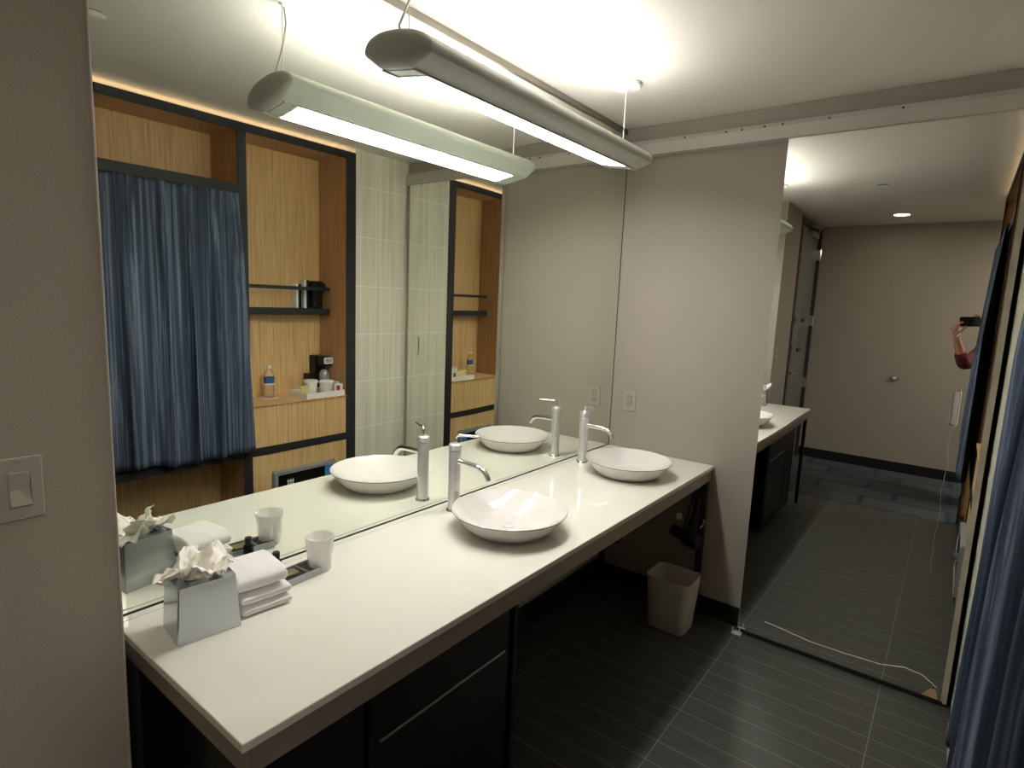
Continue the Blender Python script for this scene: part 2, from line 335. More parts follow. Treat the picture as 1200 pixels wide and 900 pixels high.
crack([(0.922, 0.101), (1.0, 0.094), (1.053, 0.088), (1.127, 0.080), (1.249, 0.081), (1.396, 0.088), (1.487, 0.111), (1.547, 0.107), (1.602, 0.072)], 'crack_line')
crack([(hx, 1.165), (hx-0.004, 1.08), (hx+0.004, 1.0), (hx-0.004, 0.9), (hx+0.003, 0.8), (hx-0.004, 0.68), (hx, 0.55)], 'crack_line')
q = MB().add([(1.555, YM-0.0012, 0.021), (1.612, YM-0.0012, 0.021), (1.60, YM-0.0012, 0.062), (1.582, YM-0.0012, 0.058)]+[(1.555, YM, 0.021), (1.612, YM, 0.021), (1.60, YM, 0.062), (1.582, YM, 0.058)],
             [(0, 1, 2, 3), (7, 6, 5, 4), (0, 4, 5, 1), (1, 5, 6, 2), (2, 6, 7, 3), (3, 7, 4, 0)])
obj('chip', q, 'chip_beige', md)
# floor guide at the foot of the door
t = thing('floor_guide', 'small clear plastic door guide on the floor at the mirror door corner', 'door guide', (0.805, 2.385, 0))
q = MB().box(0.782, 0.828, 2.362, 2.398, 0, 0.008); obj('guide_base', q, 'clear_guide', t, bevel=0.003)
for x in (0.787, 0.819): obj('guide_prong', MB().tube([(x, 2.372, 0.006), (x, 2.372, 0.034)], 0.0042, 10, 0.003), 'clear_guide', t, smooth=True)

# ---------------------------------------------------------------- vanity
D = 0.600; CL = L-0.004
t = thing('vanity_counter', 'long glossy white vanity counter on a metal frame below the wall mirror', 'vanity counter', (0.3, 1.2, 0))
obj('countertop', MB().box(0.028, D, 0.0, CL, 0.781, 0.800), 'quartz', t, bevel=0.0025)
obj('back_strip', MB().box(0.001, 0.0252, 0.0, CL, 0.781, 0.7990), 'quartz', t, bevel=0.0006)
ap = 0.720
obj('front_rail', MB().box(D-0.036, D-0.010, 0.012, CL-0.002, ap, 0.7805), 'frame_metal', t, bevel=0.002)
obj('side_rail', MB().box(0.004, D-0.037, 0.012, 0.040, ap, 0.7805), 'frame_metal', t, bevel=0.002)
obj('side_rail', MB().box(0.004, D-0.037, CL-0.040, CL-0.002, ap, 0.7805), 'frame_metal', t, bevel=0.002)
obj('back_rail', MB().box(0.004, 0.030, 0.041, CL-0.041, ap, 0.7805), 'frame_metal', t, bevel=0.002)
for y in (0.8, 1.62): obj('cross_rail', MB().box(0.031, D-0.037, y-0.015, y+0.015, 0.735, 0.7805), 'frame_metal', t, bevel=0.002)
for y in (0.012, CL-0.042): obj('leg', MB().box(D-0.042, D-0.012, y, y+0.030, 0.0, ap), 'black_frame', t, bevel=0.002)
for y in (0.012, CL-0.042): obj('leg', MB().box(0.004, 0.034, y, y+0.030, 0.0, ap), 'black_frame', t, bevel=0.002)

def basin(cx, cy, lab):
    t = thing('vessel_basin', lab, 'basin', (cx, cy, 0.800), group='vessel basins on the vanity')
    R, h = 0.200, 0.073
    out = [(0.122, 0.0), (0.136, 0.003), (0.153, 0.014), (0.171, 0.034), (0.188, 0.058), (R-0.001, h-0.003), (R, h), (R-0.0025, h+0.0012), (R-0.005, h-0.001), (0.182, 0.060), (0.150, 0.040), (0.112, 0.0175), (0.098, 0.0125), (0.085, 0.0105), (0.024, 0.0095)]
    obj('bowl', MB().lathe(out, (cx, cy, 0.800), 96, True, True), 'porcelain', t, smooth=60)
    a = [(R-0.0010+0.0018*math.cos(u), h-0.0022+0.0018*math.sin(u)) for u in [2*PI*k/8 for k in range(9)]]
    obj('rim_edge', MB().lathe(a, (cx, cy, 0.800), 96, False, False), 'rim_line', t, smooth=60)
    obj('drain', MB().lathe([(0.022, 0.0085), (0.022, 0.0115), (0.018, 0.0125), (0.001, 0.0128)], (cx, cy, 0.800), 32), 'porcelain', t, smooth=True)
    return t
b1 = basin(0.341, 1.088, 'white conical vessel basin in front of the nearer faucet')
dup(b1, (0.343, 1.995, 0.800), 'white conical vessel basin beside the end wall')
def faucet(cy, lab, la):
    x = 0.083; z = 0.800
    t = thing('faucet', lab, 'faucet', (x, cy, z), group='tall faucets on the vanity')
    obj('base_ring', MB().lathe([(0.0285, 0.0), (0.0285, 0.004), (0.0255, 0.008)], (x, cy, z), 40), 'chrome', t, smooth=True)
    obj('column', MB().lathe([(0.0225, 0.008), (0.0225, 0.228), (0.0215, 0.2295)], (x, cy, z), 40), 'faucet_steel', t, smooth=True)
    obj('cap', MB().lathe([(0.0215, 0.2315), (0.0235, 0.2325), (0.0235, 0.252), (0.021, 0.2545), (0.010, 0.256), (0.007, 0.262), (0.001, 0.263)], (x, cy, z), 40), 'faucet_steel', t, smooth=True)
    sp = [(x+0.015, cy, z+0.190), (x+0.06, cy, z+0.190), (x+0.105, cy, z+0.188)]
    for k in range(1, 7):
        a = math.radians(k*11.5); sp.append((x+0.105+0.062*math.sin(a), cy, z+0.188-0.062*(1-math.cos(a))))
    obj('spout', MB().tube(sp, 0.0105, 20), 'chrome', t, smooth=True)
    ux, uy = math.cos(la), math.sin(la)
    lv = [(x, cy, z+0.255), (x, cy, z+0.272)]
    for k in range(1, 6):
        a = math.radians(k*17); r = 0.016; lv.append((x+ux*r*(1-math.cos(a)), cy+uy*r*(1-math.cos(a)), z+0.272+r*math.sin(a)))
    lv.append((x+ux*0.088, cy+uy*0.088, z+0.289)); obj('lever', MB().tube(lv, 0.0052, 14, 0.0042), 'bright_chrome', t, smooth=True)
    return t
faucet(1.084, 'tall satin chrome faucet with side lever behind the nearer basin', math.radians(24))
faucet(2.017, 'tall satin chrome faucet behind the basin by the end wall', math.radians(-28))
# plumbing under the counter
for cy, lab in ((1.065, 'chrome drain trap under the nearer basin'), (1.985, 'chrome drain trap under the far basin beside the end wall')):
    t = thing('drain_trap', lab, 'drain pipe', (0.352, cy, 0.45), group='drain traps under the vanity')
    obj('tailpiece', MB().cyl((0.352, cy, 0.56), (0.352, cy, 0.780), 0.016), 'chrome', t, smooth=True)
    P = [(0.352, cy, 0.56)]
    for k in range(0, 9):
        a = PI*k/8; P.append((0.352-0.04*(1-math.cos(a)), cy, 0.52-0.05*math.sin(a)))
    P += [(0.272, cy, 0.56), (0.255, cy, 0.585), (0.22, cy, 0.592), (0.0, cy, 0.592)]
    obj('trap', MB().tube(P, 0.019, 16), 'chrome', t, smooth=True)
    obj('wall_flange', MB().cyl((-0.006, cy, 0.592), (0.006, cy, 0.592), 0.034), 'chrome', t, smooth=True)

# ---------------------------------------------------------------- mini fridge
t = thing('mini_fridge', 'black mini fridge under the left half of the vanity', 'mini fridge', (0.25, 0.62, 0))
obj('cabinet', MB().box(0.020, 0.455, 0.36, 0.905, 0.02, 0.64), 'fridge_black', t, bevel=0.006)
obj('door', MB().box(0.460, 0.500, 0.36, 0.905, 0.03, 0.64), 'fridge_black', t, bevel=0.006)
obj('handle_groove', MB().box(0.4995, 0.505, 0.388, 0.881, 0.504, 0.511), 'satin_steel', t, bevel=0.002)
obj('badge', MB().box(0.4995, 0.502, 0.79, 0.85, 0.405, 0.43), 'black_frame', t, bevel=0.0008)
for y in (0.40, 0.865):
    for x in (0.08, 0.42): obj('foot', MB().cyl((x, y, 0), (x, y, 0.022), 0.018), 'black_plastic', t)

t = thing('fridge_housing', 'black open-front housing around the mini fridge under the vanity', 'fridge housing', (0.25, 0.5, 0))
obj('side_panel', MB().box(0.004, 0.500, 0.044, 0.060, 0.0, 0.690), 'black_plastic', t, bevel=0.001)
obj('side_panel', MB().box(0.004, 0.500, 0.930, 0.946, 0.0, 0.690), 'black_plastic', t, bevel=0.001)
obj('top_panel', MB().box(0.004, 0.500, 0.044, 0.946, 0.6905, 0.706), 'black_plastic', t, bevel=0.001)
obj('filler_panel', MB().box(0.470, 0.496, 0.0605, 0.345, 0.0, 0.690), 'black_plastic', t, bevel=0.001)
# ---------------------------------------------------------------- hair dryer hanging on the leg
t = thing('hair_dryer', 'black hair dryer hanging on the far vanity leg above the bin', 'hair dryer', (0.54, 2.385, 0.5))
obj('barrel', MB().lathe([(0.022, -0.085), (0.027, -0.08), (0.03, -0.03), (0.040, 0.01), (0.043, 0.05), (0.036, 0.075), (0.015, 0.085)], (0, 0, 0), 28), 'black_plastic', t, local=True, smooth=True)
bo = bpy.data.objects['barrel']; bo.rotation_euler = (math.radians(8), math.radians(100), 0); bo.location = (-0.02, -0.03, -0.07)
obj('handle', MB().tube([(0.535, 2.352, 0.42), (0.545, 2.352, 0.50), (0.56, 2.352, 0.57), (0.568, 2.352, 0.66)], 0.020, 16, 0.014), 'black_plastic', t, smooth=True)
cp = [(0.568, 2.352, 0.66), (0.56, 2.35, 0.70), (0.545, 2.345, 0.66), (0.53, 2.345, 0.58), (0.515, 2.345, 0.50), (0.50, 2.345, 0.44), (0.51, 2.345, 0.39), (0.545, 2.345, 0.385), (0.57, 2.345, 0.43)]
obj('cord', MB().tube(cp, 0.005, 8), 'black_plastic', t, smooth=True)
obj('plug', MB().box(0.468, 0.492, 2.335, 2.355, 0.515, 0.545), 'white_plastic', t, bevel=0.004)
obj('hook', MB().tube([(0.588, 2.385, 0.53), (0.60, 2.37, 0.53), (0.60, 2.355, 0.51), (0.588, 2.350, 0.495)], 0.004, 8), 'bright_chrome', t, smooth=True)

# ---------------------------------------------------------------- waste bin
t = thing('waste_bin', 'grey tapered plastic waste bin on the floor under the counter end', 'waste bin', (0.520, 2.235, 0))
R = []
for z, w, d, r in ((0, 0.176, 0.152, 0.028), (0.004, 0.186, 0.162, 0.032), (0.14, 0.204, 0.178, 0.034), (0.268, 0.222, 0.194, 0.036), (0.272, 0.224, 0.196, 0.036), (0.272, 0.217, 0.189, 0.034), (0.262, 0.214, 0.186, 0.034), (0.14, 0.196, 0.17, 0.03), (0.01, 0.176, 0.152, 0.028)):
    R.append([(0.520+a, 2.235+b, z) for a, b in rrect(w, d, r)])
obj('bin_body', MB().rings(R), 'bin_grey', t, smooth=50)

# ---------------------------------------------------------------- tissue box
t = thing('tissue_box', 'square tapered silver tissue box cover with tissues sticking out, left end of the counter', 'tissue box', (0.176, 0.128, 0.8005), math.radians(-8))
w0, w1, d0, d1_, hh = 0.118, 0.106, 0.136, 0.122, 0.128
R = []
for z, s in ((0, 0), (hh-0.002, 1), (hh, 0.99)):
    R.append([(a, b, z) for a, b in rrect(w0+(w1-w0)*min(s, 1), d0+(d1_-d0)*min(s, 1), 0.003, 2)])
R.append([(a, b, hh) for a, b in rrect(0.062, 0.078, 0.012, 2)]); R.append([(a, b, hh-0.012) for a, b in rrect(0.062, 0.078, 0.012, 2)])
obj('cover', MB().rings(R, True, True), 'tissue_metal', t, local=True)
def tissue(name, seed, lean, rad, hgt, parent, m='tissue_paper'):
    rnd = random.Random(seed); g = MB(); ph = [rnd.uniform(0, 6.28) for _ in range(4)]
    def fn(u, v):
        a = 2*PI*u; r = 0.008+rad*v*(1+0.28*math.sin(3*a+ph[0])+0.15*math.sin(5*a+ph[1]))
        z = hgt*(v**0.7)*(0.55+0.45*math.sin(2*a+ph[2])) + 0.010*math.sin(7*a+ph[3])*v + 0.012*v*(1-2*abs(noise.noise(Vector((4*math.cos(a), 4*math.sin(a), v*3+seed)))*1.6))
        zc = hgt*0.15*math.sin(PI*v)
        return (r*math.cos(a)+lean[0]*v, r*math.sin(a)+lean[1]*v, z+zc)
    g.grid(fn, 56, 12); o = obj(name, g, m, parent, local=True, smooth=75)
    s = o.modifiers.new('thick', 'SOLIDIFY'); s.thickness = 0.0006; o.location = (0, 0, hh-0.010); return o
tissue('tissue_sheet', 3, (-0.004, -0.010), 0.060, 0.050, t)
def blade(pts, name):
    g = MB(); P = [[Vector(p) for p in row] for row in pts]
    def fn(u, v):
        k = u*(len(P)-1); i = min(int(k), len(P)-2); f = k-i; A = P[i][0].lerp(P[i+1][0], f); B = P[i][1].lerp(P[i+1][1], f); q = A.lerp(B, v)
        n_ = (abs(noise.noise(q*48))*2-0.5)*0.009; return (q.x+n_, q.y-n_*.6, q.z+n_*0.5)
    g.grid(fn, 22, 16); o = obj(name, g, 'tissue_paper', t, local=True, smooth=75); s = o.modifiers.new('thick', 'SOLIDIFY'); s.thickness = 0.0006
blade([[(-.02, -.03, .12), (.02, .03, .12)], [(-.03, -.02, .145), (.02, .02, .15)], [(-.03, 0, .165), (.0, .03, .185)], [(-.02, .02, .175), (-.01, .035, .20)]], 'tissue_sheet')
blade([[(.0, -.03, .12), (.03, .02, .12)], [(.0, -.05, .14), (.035, 0, .15)], [(.0, -.07, .15), (.03, -.035, .165)], [(.005, -.088, .142), (.02, -.085, .145)]], 'tissue_sheet')
blade([[(-.03, .0, .12), (.02, .03, .12)], [(-.02, .03, .14), (.025, .05, .145)], [(-.01, .055, .15), (.02, .07, .145)], [(0.0, .078, .142), (.012, .085, .138)]], 'tissue_sheet')

blade([[(-.035, -.01, .12), (.0, -.035, .12)], [(-.045, .0, .145), (-.01, -.04, .15)], [(-.055, .01, .165), (-.03, -.035, .175)], [(-.06, .015, .172), (-.05, -.02, .182)]], 'tissue_sheet')
blade([[(.03, .0, .12), (.0, .035, .12)], [(.045, .01, .145), (.01, .045, .155)], [(.055, .03, .150), (.03, .05, .170)], [(.062, .035, .146), (.05, .05, .160)]], 'tissue_sheet')
# ---------------------------------------------------------------- folded towels
def towel(name, lab, z, hgt, sx, sy, cx, cy, rz, seed):
    g = MB(); n = 44; R = []
    prof = []
    K = 40
    for k in range(K):
        a = 2*PI*k/K; c, s_ = math.cos(a), math.sin(a)
        e = 0.42 if hgt < 0.04 else 0.62
        x = sx/2*math.copysign(abs(c)**e, c); zz = hgt/2*math.copysign(abs(s_)**(0.75 if hgt < 0.04 else 0.85), s_)
        nt = 0.0
        if c > 0.55: x -= 0.006*math.exp(-(zz/(hgt*0.10))**2)       # the fold groove on the front edge
        prof.append((x, zz))
    for j in range(n+1):
        y = -sy/2+sy*j/n; e = min(j, n-j)/n; sc = min(1, (e/0.05)**0.5) if e < 0.05 else 1; sc = max(sc, 0.35)
        R.append([(x*(0.94+0.06*sc)+0.002*noise.noise(Vector((x*30, y*30, seed))), y, hgt/2+zz*sc+0.003*noise.noise(Vector((x*22, y*22, seed+5)))) for x, zz in prof])
    g.rings(R); o = obj(name, g, 'terry', None, local=True, smooth=70); o.location = (cx, cy, z); o.rotation_euler = (0, 0, rz)
    tag(o, lab, 'towel', 'folded towels beside the tissue box'); return o
towel('folded_towel', 'folded white washcloth, bottom of the stack beside the tissue box', 0.801, 0.024, 0.150, 0.125, 0.158, 0.270, math.radians(-6), 1)
towel('folded_towel', 'folded white washcloth, middle of the stack beside the tissue box', 0.8265, 0.026, 0.150, 0.128, 0.155, 0.268, math.radians(-4), 2)
towel('folded_towel', 'thick folded white washcloth, top of the stack beside the tissue box', 0.8540, 0.050, 0.156, 0.126, 0.150, 0.262, math.radians(-6), 3)

# ---------------------------------------------------------------- amenity tray, bottle, wrapped cup
t = thing('amenity_tray', 'small grey toiletry tray with dark compartments beside the towels', 'tray', (0.130, 0.408, 0.8005), math.radians(4))
R = [[(a, b, z) for a, b in rrect(w, d, 0.004, 3)] for z, w, d in ((0, 0.066, 0.130), (0.022, 0.070, 0.134), (0.022, 0.065, 0.129), (0.016, 0.064, 0.128))]
obj('tray_body', MB().rings(R), 'amenity_grey', t, local=True)
obj('dark_insert', MB().box(-0.032, 0.032, -0.064, 0.064, 0.0158, 0.0175), 'amenity_dark', t, local=True)
obj('divider', MB().box(-0.032, 0.032, 0.010, 0.013, 0.0158, 0.0215), 'amenity_grey', t, local=True)
o = tag(obj('wrapped_soap', MB().rings([[(0.130+a, 0.380+b, 0.8182+z) for a, b in rrect(w, d, 0.006, 3)] for z, w, d in ((0, 0.030, 0.042), (0.001, 0.034, 0.046), (0.006, 0.034, 0.046), (0.007, 0.028, 0.040))]), 'soap_wrap', smooth=60), 'small olive wrapped soap lying in the toiletry tray', 'soap')
t = thing('toiletry_bottle', 'tiny black toiletry bottle with black cap behind the toiletry tray', 'bottle', (0.074, 0.376, 0.8005))
obj('bottle_body', MB().lathe([(0.013, 0), (0.014, 0.002), (0.014, 0.040), (0.0125, 0.043), (0.007, 0.044)], (0.074, 0.376, 0.8005), 28), 'bottle_dark', t, smooth=True)
obj('bottle_cap', MB().lathe([(0.0095, 0.0445), (0.010, 0.046), (0.010, 0.066), (0.009, 0.067)], (0.074, 0.376, 0.8005), 28), 'black_plastic', t, smooth=True)
t = thing('wrapped_cup', 'clear plastic tumbler in a crinkled wrapper beside the toiletry tray', 'cup', (0.132, 0.476, 0.8005))
pr = [(0.026, 0), (0.0275, 0.002), (0.0325, 0.075), (0.036, 0.078), (0.037, 0.098), (0.0385, 0.100), (0.0365, 0.1005), (0.0355, 0.096), (0.031, 0.072), (0.0255, 0.006)]
obj('tumbler', MB().lathe(pr, (0.132, 0.476, 0.8005), 40), 'cup_plastic', t, smooth=50)
g = MB()
def wrapf(u, v):
    a = 2*PI*u; r = 0.030+0.0105*v+0.0005*math.sin(17*a+6*v)+0.0022*noise.noise(Vector((3*math.cos(a), 3*math.sin(a), v*4)))-0.0022*math.exp(-((v-0.74)/0.05)**2); return (0.132+r*math.cos(a), 0.476+r*math.sin(a), 0.8015+0.100*v)
g.grid(wrapf, 90, 10); obj('wrapper', g, 'cup_plastic', t, smooth=60)

# ---------------------------------------------------------------- light switches / outlets
t = thing('wall_switch', 'grey wall plate with rocker switch on the near left wall', 'light switch', (XW, -0.20, 1.13))
def plateat(y0, y1, z0, z1, p, x, d=0.006, m='plate', n='cover_plate'):
    return obj(n, MB().box(x, x+d, y0, y1, z0, z1), m, p, bevel=0.0025)
plateat(-0.2240, -0.1545, 1.157, 1.272, t, XW)
plateat(-0.2060, -0.1720, 1.181, 1.247, t, XW+0.0055, 0.0015, 'plate_edge', 'rocker_recess')
q = MB(); q.rings([[(XW+0.006, y, 1.183), (XW+0.006, y, 1.245), (XW+0.0085, y, 1.245), (XW+0.0075, y, 1.214), (XW+0.0145, y, 1.185)] for y in (-0.2040, -0.1740)]); obj('rocker', q, 'plate', t, bevel=0.0008)
for z in (1.165, 1.264): obj('screw', MB().cyl((XW+0.005, -0.189, z), (XW+0.0068, -0.189, z), 0.003, n=12), 'plate_edge', t)
t = thing('power_outlet', 'grey outlet plate with reset buttons on the end wall beside the mirror', 'power outlet', (0.110, L, 1.0))
obj('cover_plate', MB().box(0.0735, 0.1475, L-0.006, L, 1.007, 1.124), 'plate', t, bevel=0.0025)
obj('socket_block', MB().box(0.0935, 0.1275, L-0.0085, L-0.005, 1.032, 1.099), 'plate_edge', t, bevel=0.001)
for z in (1.0725, 1.057): obj('reset_button', MB().box(0.103, 0.118, L-0.0105, L-0.008, z, z+0.007), 'plate', t, bevel=0.001)
for z in (1.039, 1.0855):
    for x in (0.104, 0.115): obj('slot', MB().box(x, x+0.0015, L-0.0088, L-0.0084, z, z+0.008), 'dark_line', t)
for z in (1.018, 1.113): obj('screw', MB().cyl((0.1105, L-0.0052, z), (0.1105, L-0.007, z), 0.003, n=12), 'plate_edge', t)

# ---------------------------------------------------------------- pendant lamp
LX, LZ, Y0, Y1 = 0.290, 2.156, 0.600, 1.860
TILT = math.radians(9)
t = thing('pendant_lamp', 'long grey linear pendant light hanging over the vanity counter', 'pendant lamp', (LX, 0.5*(Y0+Y1), LZ))
def pr_(a, y, b): return (LX+a*math.cos(TILT)+b*math.sin(TILT), y, LZ+b*math.cos(TILT)-a*math.sin(TILT))
HW, ZM, ZTOP = 0.124, 0.036, 0.088
def prof(n=26):                              # domed top, widest edge at ZM, slanted flats down to the light strip
    out = []
    for k in range(n+1):
        a = PI-PI*k/n; out.append((HW*math.copysign(abs(math.cos(a))**0.9, math.cos(a)), ZM+(ZTOP-ZM)*math.sin(a)**0.85 if 0 < k < n else ZM))
    out += [(HW-0.002, ZM-0.005), (HW-0.008, ZM-0.010), (0.060, 0.0), (0.0, -0.001), (-0.060, 0.0), (-HW+0.008, ZM-0.010), (-HW+0.002, ZM-0.005)]
    return out
def ring(y, s): return [pr_(a*s, y, 0.040+(b-0.040)*s) for a, b in prof()]
obj('housing', MB().rings([ring(Y0, 1), ring(Y1, 1)]), 'lamp_grey', t, smooth=28)
for sgn, yb in ((-1, Y0), (1, Y1)):
    R = [ring(yb+sgn*0.028*math.sin(PI/2*k/10), max(0.03, math.cos(PI/2*k/10)**0.45)) for k in range(11)]
    obj('end_cap', MB().rings(R), 'lamp_cap', t, smooth=50)
SY0, SY1 = 0.662, 1.775
def slab(a0, a1, y0, y1, b0, b1):
    q = MB(); P_ = [pr_(a, y, b) for b in (b0, b1) for a, y in ((a0, y0), (a1, y0), (a1, y1), (a0, y1))]
    return q.add(P_, [(0, 3, 2, 1), (4, 5, 6, 7), (0, 1, 5, 4), (1, 2, 6, 5), (2, 3, 7, 6), (3, 0, 4, 7)])
obj('diffuser', slab(-0.053, 0.053, SY0, SY1, -0.0035, -0.0012), 'lamp_glow', t)
obj('strip_bezel', slab(-0.053, 0.053, SY0-0.010, SY0-0.0005, -0.0040, -0.0012), 'white_paint', t)
obj('strip_bezel', slab(-0.053, 0.053, SY1+0.0005, SY1+0.010, -0.0040, -0.0012), 'white_paint', t)
for sx in (-1, 1): obj('strip_lip', slab(*sorted((sx*0.0535, sx*0.0615)), Y0+0.006, Y1-0.006, -0.0050, 0.0), 'lamp_grey', t)
obj('near_plate', slab(-0.050, 0.050, Y0+0.012, SY0-0.012, -0.0030, -0.0012), 'lamp_grey', t)
obj('upper_diffuser', slab(-0.030, 0.030, 0.70, 1.76, ZTOP-0.002, ZTOP+0.0006), 'lamp_glow_up', t)
for y in (0.640, 1.838):
    obj('ceiling_canopy', MB().lathe([(0.062, H-0.001), (0.062, H-0.014), (0.056, H-0.020), (0.012, H-0.022), (0.006, H-0.028)], (0.290, y, 0), 40), 'white_paint', t, smooth=True)
    obj('hanging_cable', MB().cyl((0.290, y, LZ+0.080), (0.290, y, H-0.02), 0.0016, n=8), 'cord_white', t)
obj('power_cord', MB().tube([(0.295, 0.648, H-0.02), (0.302, 0.660, 2.42), (0.298, 0.648, 2.36), (0.288, 0.628, 2.30), (0.283, 0.613, 2.262), (0.287, 0.622, 2.238)], 0.0032, 8), 'cord_white', t, smooth=True)

# ---------------------------------------------------------------- ceiling fittings
t = thing('recessed_downlight', 'round recessed downlight in the ceiling near the back wall', 'downlight', (0.966, -1.11, H))
obj('trim_ring', MB().lathe([(0.078, H), (0.078, H-0.005), (0.062, H-0.007), (0.058, H-0.001)], (0.966, -1.11, 0), 40, False, False), 'white_paint', t, smooth=True)
obj('light_lens', MB().lathe([(0.058, H-0.0035), (0.001, H-0.003)], (0.966, -1.11, 0), 40, False, True), 'down_glow', t)
t = thing('sprinkler_cover', 'flat round white sprinkler cover on the ceiling', 'sprinkler', (0.953, 0.339, H))
obj('cover_disc', MB().lathe([(0.040, H-0.006), (0.042, H-0.009), (0.038, H-0.012), (0.001, H-0.012)], (0.953, 0.339, 0), 36), 'white_paint', t, smooth=True)
obj('mounting_ring', MB().lathe([(0.034, H), (0.034, H-0.006), (0.030, H-0.006)], (0.953, 0.339, 0), 36, False, False), 'steel_trim', t)

# ---------------------------------------------------------------- closet
CY0, CM0, CM1, CY1, CY2 = -0.36, 1.200, 1.250, 1.900, 1.972
XB = 1.950; ZT = 2.462
t = thing('built_in_closet', 'built-in wood closet with black frame facing the vanity mirror', 'closet', (1.8, 0.8, 0)); clo = t
f = 0.004
obj('top_rail', MB().box(XC-f, XC+0.003, CY0, CY2, 2.418, ZT), 'black_frame', t, bevel=0.001)
obj('post', MB().box(XC-f, XC+0.003, CY1, CY2, 0.0, 2.418), 'black_frame', t, bevel=0.001)
obj('post', MB().box(XC-f, XC+0.003, CM0, CM1, 0.0, 2.418), 'black_frame', t, bevel=0.001)
obj('post', MB().box(XC-f, XC+0.003, CY0, CY0+0.045, 0.0, 2.418), 'black_frame', t, bevel=0.001)
obj('curtain_header', MB().box(XC-f, XC+0.003, CY0+0.045, CM0, 2.092, 2.142), 'black_frame', t, bevel=0.001)
obj('lower_rail', MB().box(XC-f, XC+0.04, CY0+0.045, CM0, 0.622, 0.668), 'black_frame', t, bevel=0.001)
obj('lower_rail', MB().box(XC-f, XC+0.04, CM1, CY1, 0.622, 0.668), 'black_frame', t, bevel=0.001)
obj('base_rail', MB().box(XC+0.004, XC+0.04, CY0+0.045, CM0, 0.0, 0.08), 'black_frame', t)
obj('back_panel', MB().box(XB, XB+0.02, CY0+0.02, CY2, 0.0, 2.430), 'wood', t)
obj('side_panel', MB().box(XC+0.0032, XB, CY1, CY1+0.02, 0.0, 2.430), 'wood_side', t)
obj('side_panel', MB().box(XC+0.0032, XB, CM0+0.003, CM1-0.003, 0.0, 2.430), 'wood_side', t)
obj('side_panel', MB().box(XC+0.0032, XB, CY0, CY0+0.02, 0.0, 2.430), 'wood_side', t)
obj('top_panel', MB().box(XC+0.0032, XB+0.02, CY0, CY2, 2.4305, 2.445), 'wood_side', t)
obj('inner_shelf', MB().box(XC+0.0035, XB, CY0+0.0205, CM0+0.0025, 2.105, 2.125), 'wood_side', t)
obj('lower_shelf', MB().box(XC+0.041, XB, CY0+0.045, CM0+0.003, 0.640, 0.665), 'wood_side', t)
obj('light_channel', MB().box(XC+0.052, XC+0.064, CY0+0.01, CY2-0.01, 2.4455, 2.452), 'cove_glow', t)
q = MB().box(XC, XB, CM1+0.001, CY1-0.001, 0.669, 0.916)
obj('counter_box', q, 'wood', t, bevel=0.001)
obj('counter_top', MB().box(XC-0.012, XB, CM1+0.001, CY1-0.001, 0.9165, 0.9205), 'wood', t, bevel=0.001)
# lower panel around the safe
SY0_, SY1_, SZ0, SZ1 = 1.368, 1.808, 0.235, 0.508
q = MB().box(XC, XC+0.02, CM1, SY0_, 0.08, 0.621); q.box(XC, XC+0.02, SY1_, CY1, 0.08, 0.621); q.box(XC, XC+0.02, SY0_, SY1_, SZ1, 0.621); q.box(XC, XC+0.02, SY0_, SY1_, 0.08, SZ0)
obj('lower_panel', q, 'wood', t)
obj('base_rail', MB().box(XC+0.004, XC+0.03, CM1, CY1, 0.0, 0.08), 'black_frame', t)
obj('book_shelf', MB().box(1.832, XB, CM1, CY1, 1.437, 1.478), 'black_frame', t, bevel=0.001)
obj('shelf_rail', MB().box(1.832, 1.846, CM1, CY1, 1.594, 1.616), 'black_frame', t, bevel=0.001)

# safe set in the lower panel
t = thing('wall_safe', 'grey framed electronic safe set into the lower closet panel', 'safe', (XC, 1.588, SZ0))
q = MB(); fx = XC-0.030
q.rings([[(x, 1.588+a, 0.3715+b) for a, b in rrect(0.434, 0.267, 0.014)] for x in (XC+0.06, fx+0.004, fx)], True, False)
q.rings([[(fx, 1.588+a, 0.3715+b) for a, b in rrect(0.434, 0.267, 0.014)], [(fx, 1.588+a, 0.3715+b) for a, b in rrect(0.394, 0.225, 0.006)], [(fx+0.006, 1.588+a, 0.3715+b) for a, b in rrect(0.392, 0.223, 0.006)]], False, False)
obj('safe_frame', q, 'safe_grey', t, smooth=40)
obj('safe_door', MB().box(fx+0.005, fx+0.012, 1.588-0.195, 1.588+0.13, 0.3715-0.111, 0.3715+0.111), 'black_plastic', t)
obj('instruction_panel', MB().box(fx+0.003, fx+0.012, 1.588+0.131, 1.588+0.195, 0.3715-0.111, 0.3715+0.111), 'safe_blue', t)
kp = obj('keypad', MB().box(fx-0.001, fx+0.004, 1.445, 1.495, 0.36, 0.452), 'amenity_dark', t, bevel=0.001)
for i in range(3):
    for j in range(4): obj('key', MB().box(fx-0.004, fx-0.001, 1.4485+i*0.0155, 1.4605+i*0.0155, 0.366+j*0.0215, 0.382+j*0.0215), 'white_plastic', t, bevel=0.001)
obj('safe_knob', MB().cyl((fx-0.014, 1.60, 0.38), (fx+0.005, 1.60, 0.38), 0.02), 'satin_steel', t, smooth=True)

